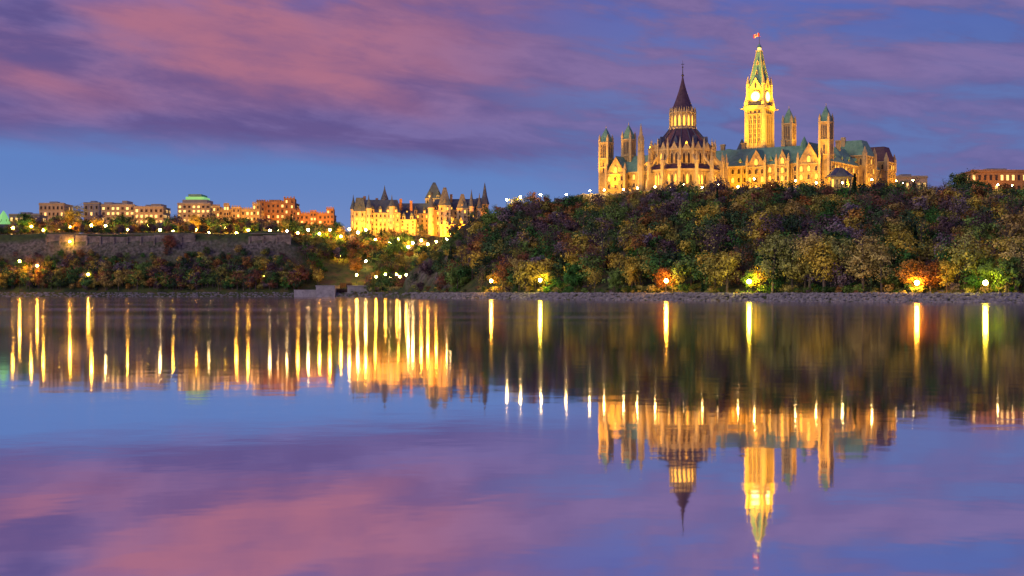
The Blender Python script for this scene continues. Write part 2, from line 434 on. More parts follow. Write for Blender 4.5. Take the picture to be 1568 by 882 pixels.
for u,D,me,h,bs,nm in [(118,1080,big_olive[0],24,18,'olive_tree'),(106,1083,big_gold[0],21,18,'golden_tree'),(300,1066,big_gold[0],16,18,'golden_tree'),(605,1050,big_dark[0],17,15,'shade_tree'),
                 (520,1075,big_gold[1],13,18,'golden_tree'),(260,1030,big_rust[0],13,14,'autumn_tree'),(40,1070,big_green[0],16,16,'green_tree'),
                 (1470,840,big_dark[0],18,15,'shade_tree'),(1500,850,big_green[0],15,16,'green_tree'),(1445,850,big_bare[0],15,16,'bare_tree'),(1540,840,big_dark[0],11,15,'shade_tree'),(1410,850,big_green[0],7,16,'green_tree'),
                 (545,1020,big_rust[0],14,14,'autumn_tree'),(640,1015,big_dark[0],14,15,'shade_tree'),(458,1010,big_rust[0],11,14,'autumn_tree'),
                 (405,1012,big_gold[1],13,18,'golden_tree'),(160,1014,big_olive[0],16,18,'olive_tree'),(320,1014,big_olive[1],15,18,'olive_tree'),(230,1070,big_green[0],14,16,'green_tree'),(85,1080,big_green[0],15,16,'green_tree'),(60,1014,big_rust[0],13,14,'autumn_tree'),(215,1014,big_dark[0],13,15,'shade_tree')]:
    x=(u-784)/F*D;put(nm,me,x,D,h/bs)

# ------------------------------------------------------------ parliament centre block
ROT=-math.radians(35);O=(184,820,0)
pb=B('parliament_centre_block',O,ROT)
ZB,ZE,ZR=57.5,78.4,90
def wing(x0,x1,y0,y1,ix,iy,ze=ZE,zr=ZR):
    pb.box('walls',x0,x1,y0,y1,ZB,ze)
    pb.hip('copper_roof',x0-.6,x1+.6,y0-.6,y1+.6,ze+.62,zr,ix,iy)
wing(-153,0,0,20,8,9.6)
wing(-20,0,20.6,96,9.6,8,ZE-.01,ZR-.05)
wing(-153,-133,20.6,96,9.6,8,ZE-.01,ZR-.05)
wing(-133,-20,74,96,8,10,ZE+2,ZR+1)
pb.box('walls',-90,-62,20,74,ZB,ZE+1);pb.hip('copper_roof',-91,-61,20,74,ZE+1,ZR+2,14,1)
pb.facade((-153,0),(1,0),153,63,ZE,38,3,1.7,.6,True,.4,2)
pb.facade((0,0),(0,1),96,63,ZE,24,3,1.7,.6,True,.35,2)
def bay(cx,hw,dep,zg,ze=ZE):
    pb.box('walls',cx-hw,cx+hw,-dep,0,ZB,ze)
    p0=(cx-hw,-dep);d=(1,0)
    pb.fpoly('walls',p0,d,[(0,ze),(2*hw,ze),(hw,zg)],0.0,1.2)
    pb.fbox('trim',p0,d,-.4,.9,-.3,.8,ZB,ze+2);pb.fbox('trim',p0,d,2*hw-.9,2*hw+.4,-.3,.8,ZB,ze+2)
    pb.sq('trim',cx-hw+.2,-dep+.2,[(.9,ze+2),(.1,ze+6.5)]);pb.sq('trim',cx+hw-.2,-dep+.2,[(.9,ze+2),(.1,ze+6.5)])
    V=[(cx-hw-.4,-dep+.5,ze),(cx,-dep+.5,zg+.4),(cx+hw+.4,-dep+.5,ze),(cx-hw-.4,12,ze),(cx,12,zg+.4),(cx+hw+.4,12,ze)]
    pb.add('copper_roof',V,[(0,1,4,3),(1,2,5,4)])
    pb.facade(p0,d,2*hw,63,ze-1,3,3,1.6,.62,True,.5,0)
    pb.window(p0,d,hw,ze+.5,2,3.4,True,1)
bay(-12,7,4,90);bay(-46,6,2.5,88);bay(-112,6,2.5,88);bay(-142,7,4,89)
bay(-29,4,3,87)
def pav(y0,y1,ze,zt,mt='copper_roof',ins=4):
    pb.box('walls',-16,4,y0,y1,ZB,ze)
    pb.facade((4,y0),(0,1),y1-y0,63,ze,4,4,1.6,.6,True,.3,4)
    pb.facade((-16,y0),(1,0),20,ZE,ze,4,1,1.4,.6,True,.3,0)
    pb.hip(mt,-16.5,4.5,y0-.5,y1+.5,ze+.62,zt,ins,ins)
    for a,b_ in((-16,y0),(4,y0),(4,y1),(-16,y1)): 
        pb.sq('trim',a,b_,[(1.1,ZE),(1.1,ze+2),(.1,ze+6)])
    pb.box('trim',-12,-9.5,y0+2,y0+4,ze,zt+2.2)
pav(42,58,85,95);pav(78,92,84,94,'slate_roof',3)
for i in range(15):
    cx=-148+i*10
    pb.box('walls',cx-1,cx+1,1.2,4.5,ZE+1,ZE+3.4)
    pb.add('copper_roof',[(cx-1.3,.9,ZE+3.4),(cx,.9,ZE+5.4),(cx+1.3,.9,ZE+3.4),(cx-1.3,7,ZE+3.4),(cx,7,ZE+5.4),(cx+1.3,7,ZE+3.4)],[(0,1,2),(0,1,4,3),(1,2,5,4)])
    pb.window((cx-1,1.2),(1,0),1,ZE+1.4,1,1.6,True,.5,False)
for i in range(8):
    cy=8+i*11
    pb.box('walls',-4,-1.2,cy-1,cy+1,ZE+1,ZE+3.4)
    pb.add('copper_roof',[(-.9,cy-1.3,ZE+3.4),(-.9,cy,ZE+5.4),(-.9,cy+1.3,ZE+3.4),(-6,cy-1.3,ZE+3.4),(-6,cy,ZE+5.4),(-6,cy+1.3,ZE+3.4)],[(0,1,2),(0,1,4,3),(1,2,5,4)])
for cx,cy in((-60,10),(-100,11),(-124,9),(-8,30),(-9,68),(-34,10),(-75,12)):
    pb.box('walls',cx-1.3,cx+1.3,cy-.8,cy+.8,ZE+3,ZR+4);pb.box('trim',cx-1.6,cx+1.6,cy-1.1,cy+1.1,ZR+3.2,ZR+3.8)
def vtower(lx,ly,zt,h=3.0):
    zs=zt-9
    pb.sq('walls',lx,ly,[(h,ZB),(h,zs)])
    for sx_ in(-1,1):
        for sy in(-1,1):
            pb.box('trim',*(sorted((lx+sx_*(h+.35),lx+sx_*(h-1.0)))),*(sorted((ly+sy*(h+.35),ly+sy*(h-1.0)))),ZB,zs+.5)
            pb.sq('trim',lx+sx_*(h-.3),ly+sy*(h-.3),[(.65,zs+.5),(.65,zs+2.2),(.05,zs+5)])
    for z in(ZE+4,zs-11,zs-.8): pb.sq('trim',lx,ly,[(h+.5,z),(h+.5,z+.7)])
    for (p0,d) in(((lx-h,ly-h),(1,0)),((lx+h,ly-h),(0,1)),((lx-h,ly+h),(0,-1))):
        for k in(-1,0,1):
            pb.fpoly('windows',p0,d,[(h+k*1.25-.42,zs-9.5),(h+k*1.25+.42,zs-9.5),(h+k*1.25+.42,zs-2.8),(h+k*1.25,zs-1.6),(h+k*1.25-.42,zs-2.8)],.06)
        for k in(-.62,.62): pb.fbox('trim',p0,d,h+k-.15,h+k+.15,0,.3,zs-9.5,zs-1.5)
        pb.fpoly('windows',p0,d,[(h-.5,zs-20),(h+.5,zs-20),(h+.5,zs-14),(h,zs-13),(h-.5,zs-14)],.06)
    pb.sq('copper_roof',lx,ly,[(h-.3,zs),(h-.3,zs+1.2),(h*.66,zs+4),(h*.36,zt-2.4),(.15,zt)])
    pb.sq('trim',lx,ly,[(.15,zt),(.1,zt+1.6)])
vtower(-3.5,1,111);vtower(-35,20,114);vtower(-152,1,108,3.2);vtower(-140,9,110,3.2)
pb.rings('copper_dark',-66,20,[(3.4,ZR-4),(3.4,ZR+1),(2,ZR+4),(.2,ZR+7.5)],8)
for cx,cy in((-90,20),(-20,8)): pb.rings('copper_roof',cx,cy,[(2.2,ZR-3),(2.2,ZR+1),(.2,ZR+5)],8)
pb.done(dict(walls='stone',trim='trim',copper_roof='copper',copper_dark='copper_dark',slate_roof='slate',windows='glass',windows_lit='winlit'))

# ------------------------------------------------------------ clock tower
pt=B('clock_tower',(159.6,917.7,0),ROT)
h=6.5
pt.sq('walls',0,0,[(h,57),(h,121)])
faces=[((-h,-h),(1,0)),((h,-h),(0,1)),((h,h),(-1,0)),((-h,h),(0,-1))]
for sx_ in(-1,1):
    for sy in(-1,1):
        cx,cy=sx_*(h-.4),sy*(h-.4)
        pt.rings('trim',cx,cy,[(1.7,57),(1.7,100),(1.45,100.5),(1.45,122),(1.7,122.4),(1.7,125),(.9,127.5),(.1,131.5)],8)
for p0,d in faces:
    for k in(-1,0,1):
        a=h+k*3
        pt.fpoly('windows',p0,d,[(a-.9,99),(a+.9,99),(a+.9,114.5),(a,116.8),(a-.9,114.5)],.06)
        pt.fbox('trim',p0,d,a-.13,a+.13,.07,.3,99,115)
        for zz in(102,105,108,111,114): pt.fbox('trim',p0,d,a-.9,a+.9,.07,.22,zz,zz+.35)
        pt.fpoly('windows',p0,d,[(a-.6,86),(a+.6,86),(a+.6,93),(a,94.5),(a-.6,93)],.06)
        pt.fpoly('windows',p0,d,[(a-.7,118.2),(a+.7,118.2),(a+.7,119.8),(a-.7,119.8)],.06)
    for k in(-1.5,-.5,.5,1.5): pt.fbox('trim',p0,d,h+k*3-.35,h+k*3+.35,-.1,.7,84,117)
    pt.fbox('trim',p0,d,0,2*h,-.1,.5,96,97);pt.fbox('trim',p0,d,0,2*h,-.1,.6,117.2,117.9)
    pt.fbox('trim',p0,d,-1.2,2*h+1.2,-.3,1.3,120.6,121.6)
    pt.fbox('trim',p0,d,-1.2,2*h+1.2,.9,1.3,121.6,123)
    for a in(-1.2,2*h+1.2): pt.fbox('trim',p0,d,a-.35,a+.35,1.3,3.0,120.9,121.5)
c=5.5
pt.sq('walls',0,0,[(c,121),(c,136)])
cf=[((-c,-c),(1,0)),((c,-c),(0,1)),((c,c),(-1,0)),((-c,c),(0,-1))]
for p0,d in cf:
    n=(d[1],-d[0]);cxl=c;z=129
    ring=[(cxl+3.0*math.cos(t),z+3.0*math.sin(t)) for t in np.linspace(0,2*math.pi,25)[:-1]]
    ring2=[(cxl+3.6*math.cos(t),z+3.6*math.sin(t)) for t in np.linspace(0,2*math.pi,25)[:-1]]
    pt.fpoly('trim',p0,d,ring2,.4,.45);pt.fpoly('clock_face',p0,d,ring,.46)
    pt.fpoly('clock_hands',p0,d,[(cxl-.14,z),(cxl+.14,z),(cxl+.9,z+2.4),(cxl+.6,z+2.5)],.52)
    pt.fpoly('clock_hands',p0,d,[(cxl,z-.14),(cxl,z+.14),(cxl-1.6,z+.9),(cxl-1.7,z+.65)],.52)
    for k in range(12):
        t=k*math.pi/6;a,b_=cxl+2.55*math.cos(t),z+2.55*math.sin(t)
        pt.fpoly('clock_hands',p0,d,[(a-.12,b_-.12),(a+.12,b_-.12),(a+.12,b_+.12),(a-.12,b_+.12)],.5)
    pt.fpoly('trim',p0,d,[(.9,133.6),(2*c-.9,133.6),(c,141.5)],.35,.8)
    pt.fpoly('windows',p0,d,[(c-.6,134.4),(c+.6,134.4),(c+.6,137),(c,138),(c-.6,137)],.42)
    pt.fbox('trim',p0,d,0,2*c,-.1,.4,124,124.6)
    for a in(0.2,2*c-.2): pt.fbox('trim',p0,d,a-.7,a+.7,-.3,.6,122,135)
for sx_ in(-1,1):
    for sy in(-1,1):
        pt.rings('trim',sx_*c,sy*c,[(1.15,122),(1.15,136.5),(1.3,136.8),(.1,142.5)],8)
pt.sq('copper_roof',0,0,[(5.3,136),(4.3,141),(3.0,148.5),(1.9,155),(1.35,158.5)])
for sgn in((1,1),(1,-1),(-1,1),(-1,-1)):
    V=[];
    for hh,z in((5.3,136),(4.3,141),(3.0,148.5),(1.9,155),(1.35,158.5)):
        V+=[(sgn[0]*hh-.22,sgn[1]*hh-.22,z),(sgn[0]*hh+.22,sgn[1]*hh-.22,z),(sgn[0]*hh+.22,sgn[1]*hh+.22,z),(sgn[0]*hh-.22,sgn[1]*hh+.22,z)]
    Fq=[(4*k+i,4*k+(i+1)%4,4*k+4+(i+1)%4,4*k+4+i) for k in range(4) for i in range(4)]
    pt.add('trim',V,Fq)
for p0,d in cf:
    n=(d[1],-d[0])
    for z,hh in((143,3.9),(149.5,2.7)):
        q=(n[0]*hh-d[0]*.8,n[1]*hh-d[1]*.8)
        pt.fpoly('trim',q,d,[(0,z),(1.6,z),(1.6,z+1.8),(.8,z+3.4),(0,z+1.8)],.25,1.2)
        pt.fpoly('windows',q,d,[(.45,z+.3),(1.15,z+.3),(1.15,z+1.7),(.8,z+2.2),(.45,z+1.7)],.3)
pt.sq('trim',0,0,[(1.7,158.5),(1.7,159.2)])
pt.sq('lantern',0,0,[(.95,159.2),(.95,161)])
pt.sq('copper_roof',0,0,[(1.4,161),(.25,163.5)])
pt.rings('flagpole',0,0,[(.16,163.5),(.1,171)],6)
V=[];nn=13
for i in range(nn):
    a=i/(nn-1)
    for z in(0,1): V.append((-.1-a*4.2,.45*math.sin(a*7)*a,170.6-2.4*(1-z)-.5*a+.25*math.sin(a*6)))
def fl(part,i0,i1):
    pt.add(part,V[2*i0:2*i1+2],[(2*k,2*k+2,2*k+3,2*k+1) for k in range(i1-i0)])
fl('flag_red_bands',0,3);fl('flag_white_field',3,9);fl('flag_red_bands',9,12)
pt.fpoly('flag_leaf',(-2.1,0),(-1,0),[(-.5,169),(0,168.5),(.5,169),(.25,169.4),(0,169.9),(-.25,169.4)],-.2,.9)
pt.done(dict(walls='stone',trim='trim',copper_roof='copper',windows='glass',windows_lit='winlit',clock_face='clock',clock_hands='iron',lantern='winwarm',flagpole='iron',flag_red_bands='flagred',flag_leaf='flagred',flag_white_field='flagwhite'))

# ------------------------------------------------------------ library
LC=(99.9,832.5)
lb=B('parliament_library',(LC[0],LC[1],0),0)
NS=16;off=math.pi/NS
def side(r,k):
    a0=off+2*math.pi*k/NS;a1=a0+2*math.pi/NS
    p=(r*math.cos(a0),r*math.sin(a0));q=(r*math.cos(a1),r*math.sin(a1))
    Ls=math.dist(p,q);return p,((q[0]-p[0])/Ls,(q[1]-p[1])/Ls),Ls
lb.rings('terrace_base',0,0,[(29,55),(29,61.6),(28,61.8)],32)
lb.rings('walls',0,0,[(22.5,58),(22.5,73.5)],NS,off)
lb.rings('aisle_roof',0,0,[(23,73.6),(18.8,77.2)],NS,off)
lb.rings('walls',0,0,[(18.3,73),(18.3,85.6)],NS,off)
for k in range(NS):
    p0,d,Ls=side(22.5,k)
    for a in(.27,.5,.73): lb.window(p0,d,Ls*a,65,1.15,6,True,.6)
    lb.fbox('trim',p0,d,0,Ls,-.1,.5,72.8,73.9)
    p0,d,Ls=side(18.3,k)
    for a in(.31,.69):
        lb.window(p0,d,Ls*a,77.4,1.5,6.2,True,.25)
    lb.fbox('trim',p0,d,0,Ls,-.1,.5,85,86)
    lb.fpoly('trim',p0,d,[(Ls*.22,86),(Ls*.78,86),(Ls*.5,90)],.3,.6)
    for a in np.linspace(.1,.9,6): lb.fbox('trim',p0,d,Ls*a-.2,Ls*a+.2,.1,.45,86,86.8)
    a=off+2*math.pi*k/NS;rd=(math.cos(a),math.sin(a));ta=(-rd[1],rd[0])
    def R_(r,t,z): return (rd[0]*r+ta[0]*t,rd[1]*r+ta[1]*t,z)
    def prism(part,pts,t):
        V=[R_(r,-t,z) for r,z in pts]+[R_(r,t,z) for r,z in pts];n_=len(pts)
        lb.add(part,V,[tuple(range(n_)),tuple(range(n_,2*n_))]+[(i,(i+1)%n_,n_+(i+1)%n_,n_+i) for i in range(n_)])
    prism('buttresses',[(22,60),(27.4,60),(27.2,67),(26.2,68.5),(26.2,76),(24.4,76),(24.4,72),(22,72)],.75)
    cx,cy=rd[0]*25.3,rd[1]*25.3
    lb.rings('pinnacles',cx,cy,[(1.15,75),(1.15,78.2),(1.4,78.4),(.75,79.5),(.08,84.2)],6,a)
    prism('buttresses',[(24.6,74.5),(24.6,76.3),(18.2,83.2),(18.2,81)],.4)
    prism('buttresses',[(18,77),(19.3,77),(19.1,85.5),(18,86)],.6)
    cx,cy=rd[0]*18.8,rd[1]*18.8
    lb.rings('pinnacles',cx,cy,[(.75,85.5),(.75,88.3),(.06,92.4)],6,a)
    prism('ribs',[(17.9,86),(18.3,86.3),(8.3,98.6),(7.9,98.2)],.16)
    cx,cy=rd[0]*7.5,rd[1]*7.5
    lb.rings('lantern_stone',cx,cy,[(.42,98.2),(.42,107.8),(.5,108),(.04,111.5)],5,a)
    p0,d,Ls=side(7.1,k)
    lb.window(p0,d,Ls*.5,100.2,1.25,6.3,True,1,False)
    lb.fpoly('lantern_stone',p0,d,[(Ls*.12,107.5),(Ls*.88,107.5),(Ls*.5,111.2)],.25,.4)
    if k%2==0:
        am=a+math.pi/NS;rm=(math.cos(am),math.sin(am));tm=(-rm[1],rm[0])
        q=(rm[0]*14.6-tm[0]*1.1,rm[1]*14.6-tm[1]*1.1)
        lb.fpoly('ribs',q,tm,[(0,89),(2.2,89),(2.2,91.2),(1.1,93.8),(0,91.2)],.3,3)
lb.rings('slate_roof',0,0,[(18.2,86),(13.6,91),(10.2,95.2),(7.9,98.5)],NS,off)
lb.rings('lantern_stone',0,0,[(8.2,98.3),(8.2,99.2),(7.1,99.3),(7.1,107.6),(7.7,107.8),(7.7,108.4)],NS,off)
lb.rings('slate_roof',0,0,[(7.2,108.4),(5.4,112.5),(3.7,117),(2.2,121.5),(1.0,126),(.35,129.5)],NS,off)
lb.rings('finial',0,0,[(.35,129.5),(.9,130.2),(.3,131),(.16,134.5),(.5,135),(.12,135.6),(.06,139)],8)
lb.box('finial',-.9,.9,-.08,.08,136.6,136.9)
lb.done(dict(terrace_base='trim',walls='stone',trim='trim',aisle_roof='slate',buttresses='trim',pinnacles='trim',ribs='slate_blue',lantern_stone='trim',slate_roof='slate',finial='iron',windows='glass',windows_lit='winlit'))
sp=B('stone_spire',(74.5,822,0),ROT)
sp.rings('shaft',0,0,[(2.1,57),(2.1,84),(1.6,85),(1.6,90)],8)
sp.rings('spire_roof',0,0,[(1.8,90),(.1,101)],8)
for k in range(8):
    a=k*math.pi/4;sp.rings('pinnacles',1.7*math.cos(a),1.7*math.sin(a),[(.3,84),(.3,91),(.03,94)],4)
sp.done(dict(shaft='trim',spire_roof='trim',pinnacles='trim'))
tw=B('terrace_wall',(0,0,0),0)
pts=[(40,893),(44,872),(66,868),(73,815)]
for a,b_ in zip(pts,pts[1:]):
    Ls=math.dist(a,b_);d=((b_[0]-a[0])/Ls,(b_[1]-a[1])/Ls)
    tw.fbox('wall',a,d,0,Ls,-1,0,54,62.9);tw.fbox('coping',a,d,-.1,Ls+.1,-1.2,.2,62.95,63.5)
    for i in range(int(Ls//5)+1): tw.fbox('piers',a,d,i*5-.5,i*5+.5,0,.6,54,63.9)
pts=[(125,806),(150,803),(190,804),(232,812)]
for a,b_ in zip(pts,pts[1:]):
    Ls=math.dist(a,b_);d=((b_[0]-a[0])/Ls,(b_[1]-a[1])/Ls)
    tw.fbox('wall',a,d,0,Ls,-.6,0,56,61.4);tw.fbox('coping',a,d,-.1,Ls+.1,-.8,.2,61.45,61.8)
tw.done(dict(wall='stone',coping='trim',piers='trim'))
ar=B('stone_arcade',(0,0,0),0)
x0,z1=G(1156,290,784);x1,z0=G(1196,304,784)
z0-=6;wv=(x1-x0)/5
ar.box('back',x0,x1,787,788,z0,z1);ar.box('entablature',x0-.4,x1+.4,782,788.5,z1,z1+1)
for i in range(6): ar.box('columns',x0+i*wv-.4,x0+i*wv+.4,782.6,783.6,z0,z1-.01)
for i in range(5):
    c_=x0+(i+.5)*wv
    pts_=[(c_-wv/2+.4,z1-1.8)]+[(c_+(wv/2-.4)*math.cos(t),z1-1.8+1.5*math.sin(t)) for t in np.linspace(math.pi,0,9)[1:-1]]+[(c_+wv/2-.4,z1-1.8),(c_+wv/2-.4,z1-.02),(c_-wv/2+.4,z1-.02)]
    ar.fpoly('arches',(0,782.8),(1,0),pts_,0,.6)
ar.done(dict(back='limestone',entablature='concrete',columns='concrete',arches='concrete'))
hs=B('slate_roof_house',(0,0,0),0)
x0,_=G(1268,0,808);x1,_=G(1306,0,808);_,za=G(0,271,808);_,zb=G(0,256,808)
hs.box('walls',x0+1,x1-1,806,816,58,za);hs.hip('roof',x0,x1,805,817,za,zb,5,5.9)
hs.add('roof',[(x0+3,804.5,za),(x0+7,804.5,zb-.5),(x0+11,804.5,za),(x0+7,811,zb-.5)],[(0,1,2),(0,1,3),(1,2,3)])
hs.facade((x0+1,806),(1,0),x1-x0-2,61.5,za,5,1,1.2,.6,False,.5,0)
hs.done(dict(walls='stone',trim='trim',roof='slate_blue',windows='glass',windows_lit='winlit'))

# ------------------------------------------------------------ chateau hotel
D=1120;S=D/F
ch=B('chateau_hotel',(0,0,0),0)
X=lambda u:(u-784)*S
Z=lambda v:(447-v)*S+CAMH
def cwing(u0,u1,y0,y1,ve,vr,ix=3,iy=None,rows=5,base=46,roof='roof'):
    x0,x1=X(u0),X(u1);ze,zr=Z(ve),Z(vr)
    ch.box('walls',x0,x1,y0,y1,base,ze)
    iy=(y1-y0)/2-1 if iy is None else iy
    ch.hip(roof,x0-.5,x1+.5,y0-.5,y1+.5,ze+.62,zr,ix,iy)
    n=max(2,int((x1-x0)/3.3))
    ch.facade((x0,y0),(1,0),x1-x0,base+2,ze,n,rows,1.2,.55,False,.42,0,course=True)
    ch.facade((x1,y0),(0,1),y1-y0,base+2,ze,max(2,int((y1-y0)/4)),rows,1.2,.55,False,.4,0,course=False)
    ch.facade((x0,y1),(0,-1),y1-y0,base+2,ze,max(2,int((y1-y0)/4)),rows,1.2,.55,False,.4,0,course=False)
    k=max(1,int((x1-x0)/6))
    for i in range(k):
        c_=x0+(i+.5)*(x1-x0)/k
        ch.box('walls',c_-1.1,c_+1.1,y0-.1,y0+3,ze,ze+3.2)
        ch.add(roof,[(c_-1.5,y0-.3,ze+3.2),(c_,y0-.3,ze+6.4),(c_+1.5,y0-.3,ze+3.2),(c_,y0+5,ze+6.4),(c_-1.5,y0+5,ze+3.2),(c_+1.5,y0+5,ze+3.2)],[(0,1,2),(0,1,3,4),(1,2,5,3)])
        ch.window((c_-1.1,y0-.1),(1,0),1.1,ze+.8,1,1.8,False,.6,False)
def cturret(u,y,r,ve,vt,roof='roof',n=12):
    ch.rings('walls',X(u),y,[(r,46),(r,Z(ve)),(r*1.12,Z(ve)+.2),(r*1.12,Z(ve)+1)],n)
    ch.rings(roof,X(u),y,[(r*1.25,Z(ve)+1),(r*.62,Z(ve)+1+(Z(vt)-Z(ve))*.42),(r*.25,Z(vt)-2),(.08,Z(vt)+1.5)],n)
    for k in range(n):
        if k%2==0:
            a0=2*math.pi*k/n;a1=a0+2*math.pi/n
            p=(X(u)+r*math.cos(a0),y+r*math.sin(a0));q=(X(u)+r*math.cos(a1),y+r*math.sin(a1));Ls=math.dist(p,q)
            for zz in(52,57,62): ch.window(p,((q[0]-p[0])/Ls,(q[1]-p[1])/Ls),Ls/2,zz,.8,2,False,.4,False)
cwing(541,612,1120,1138,327,305,3)
cwing(543,560,1116,1119.9,325,303,2,1.5,5)
cwing(600,668,1140,1158,326,308,3)
cwing(612,636,1122,1140,337,324,3)
cwing(660,734,1124,1146,322,303,3)
cwing(672,690,1118,1123.9,316,287,4,2.4,6)
cwing(700,716,1119,1123.9,320,297,3.5,2,5)
cwing(722,746,1130,1150,318,301,4,8)
cwing(648,674,1150,1163,301,274,6.2,6,7)
cturret(587,1131,2.6,306,285);cturret(600,1120,2.2,318,301)
cturret(541,1120,2.2,322,301);cturret(565,1118,2.3,321,301)
cturret(742,1128,3.0,314,281);cturret(734,1122,2.2,321,298);cturret(660,1120,2.4,320,296);cturret(722,1119,2,318,293)
for u,v in((556,299),(575,302),(612,303),(628,306),(690,296),(708,299)):
    ch.box('chimneys',X(u)-1,X(u)+1,1130,1132,Z(322),Z(v))
cwing(676,738,1106,1117.9,346,345.5,.5,.5,2)
ch.done(dict(walls='pale',trim='trim',roof='copper_dark',windows='glass',windows_lit='winlit',chimneys='brick'))

# ------------------------------------------------------------ buildings on the left bank
def block(name,u0,u1,vt,D,depth,rows,wallm='pale',lit=.4,rot=0,cren=False,towers=(),setback=None,ww=1.7,hf=.5,winm='winwarm'):
    S=D/F;x0,x1=(u0-784)*S,(u1-784)*S;zt=(447-vt)*S+CAMH
    w=(x1-x0)/2;b=B(name,((x0+x1)/2,D,0),rot)
    b.box('walls',-w,w,0,depth,45,zt)
    n=max(2,int(2*w/3.6))
    b.facade((-w,0),(1,0),2*w,47,zt,n,rows,ww,hf,False,lit,0)
    b.facade((w,0),(0,1),depth,47,zt,max(2,int(depth/4)),rows,ww,hf,False,lit,0)
    b.facade((-w,depth),(0,-1),depth,47,zt,max(2,int(depth/4)),rows,ww,hf,False,lit,0)
    b.box('parapet',-w-.2,w+.2,-.2,.4,zt+.62,zt+1.4)
    if cren:
        for i in range(int(2*w/2)): b.box('parapet',-w+i*2,-w+i*2+1,-.3,.5,zt+1.41,zt+2.5)
    else:
        b.box('rooftop_plant',-w*.4,w*.2,depth*.3,depth*.7,zt,zt+3)
        b.box('rooftop_plant',w*.4,w*.7,depth*.3,depth*.6,zt,zt+2)
    for f,hw,ex in towers:
        cx=-w+2*w*f
        b.box('walls',cx-hw,cx+hw,-1.2,2*hw,45,zt+ex)
        b.facade((cx-hw,-1.2),(1,0),2*hw,47,zt+ex,2,rows+1,1.4,.5,False,lit,0)
        for i in(-1,-.33,.33,1): b.box('parapet',cx+i*(hw-.5)-.5,cx+i*(hw-.5)+.5,-1.4,-.6,zt+ex+.62,zt+ex+1.9)
    if setback:
        for (f0,f1,dz0,dz1,mt) in setback:
            b.box(mt,-w+2*w*f0,-w+2*w*f1,3,depth-3,zt+dz0,zt+dz1)
    b.done(dict(walls=wallm,trim='trim' if wallm!='brick' else 'brick',parapet=wallm,rooftop_plant='concrete',windows='glass',windows_lit=winm,glass_crown='greenlit',crown='copper',))
block('apartment_block',60,98,313,1240,25,6,'pale',.4)
block('office_block',128,152,312,1260,22,6,'concrete',.35)
block('hotel_block',155,206,315,1220,25,7,'pale',.6,ww=2.1,setback=[(.05,.3,.6,3.2,'walls'),(.6,.75,.6,4.5,'walls')])
block('hotel_block',206,250,318,1215,25,6,'pale',.65,ww=2.1,setback=[(.55,.9,.6,3.4,'walls')])
block('office_tower',272,322,313,1190,30,8,'pale',.55,setback=[(.12,.88,.6,4.2,'walls'),(.22,.78,4.21,6.6,'glass_crown'),(.3,.7,6.61,8.8,'crown')],ww=2.0)
block('gothic_office_building',328,396,322,1175,30,5,'stone',.35,cren=True,towers=((.05,3,3),(.95,3,5),(.5,3.5,2),(.28,2.2,4)))
block('brick_office_building',394,450,311,1200,30,7,'brick',.3,cren=True,towers=((.88,4.5,3.6),(.1,3.5,1)),setback=[(.3,.6,.6,3,'walls')])
block('crenellated_brick_building',452,508,329,1160,28,5,'brick',.35,cren=True,towers=((.04,3,3),(.96,3,4.5),(.5,2.5,2)))
block('gallery_building',14,60,330,1130,20,3,'pale',.5)
block('low_office_building',1368,1420,272,1000,20,3,'pale',.5)
block('brick_hall',1487,1590,263,930,30,5,'brick',.4)
gp=B('glass_pavilion',(-404,1130,0),0)
gp.rings('glass_roof',0,0,[(6,57),(4.5,61),(2.5,65),(.3,68)],8);gp.rings('base',0,0,[(6,46),(6,57)],8)
for k in range(8):
    a=k*math.pi/4;gp.rings('mullions',5.0*math.cos(a),5.0*math.sin(a),[(.2,57),(.2,61)],4)
gp.done(dict(glass_roof='greenlit',base='concrete',mullions='iron'))

# retaining wall on left cliff, in broken stretches
rw=B('retaining_wall',(0,0,0),0)
xx=-430
while xx<-160:
    yy=ys(xx)+40.5
    if noise.noise((xx*.021,3.3,0))>-.15:
        rw.box('wall',xx,xx+10.02,yy,yy+5,30,44.5+.9*math.sin(xx*.07))
        rw.box('piers',xx-.6,xx+.6,yy-.7,yy,30,43.5);rw.box('coping',xx,xx+10,yy-.3,yy+1,45.5,45.9)
        rw.box('string_course',xx,xx+10,yy-.25,yy,38,38.5)
        rw.box('railing',xx,xx+10,yy,yy+.1,46.8,46.92)
        for k in range(5): rw.box('railing',xx+k*2,xx+k*2+.12,yy,yy+.12,45.9,46.8)
    xx+=10
rw.done(dict(wall='limestone',piers='limestone',coping='limestone',string_course='limestone',railing='iron'))
# canal lock
lk=B('canal_lock',(0,0,0),0)
lk.box('lock_walls',-134,-121,972,1040,-2,7.2);lk.box('lock_walls',-112.5,-98,972,1035,-2,7.2)
lk.box('coping',-134.3,-120.8,971.6,1040,7.25,7.9);lk.box('coping',-112.7,-97.6,971.6,1035,7.25,7.9)
for i in range(3):
    y=980+i*20;z=3.5+i*4
    lk.add('gates',[(-121,y,-1),(-116.7,y+3,-1),(-112.5,y,-1),(-121,y,z+2),(-116.7,y+3,z+2),(-112.5,y,z+2)],[(0,1,4,3),(1,2,5,4)])
    lk.box('gates',-121.2,-112.3,y-.2,y+.2,z+2.2,z+2.5)
    for k in range(6): lk.box('gates',-121+k*1.6,-120.7+k*1.6,y-.3,y-.05,0,z+2.2)
    lk.box('water_steps',-121,-112.5,y+3,y+22,0,z)
for k in range(12): lk.box('railing',-133+k,-132.9+k,972,972.1,7.9,9)
lk.box('railing',-134,-121,972,972.1,9,9.1)
lk.box('quay',-97.5,-70,957,975,-1,3.6);lk.box('quay',-150,-134.4,978,990,-1,5)
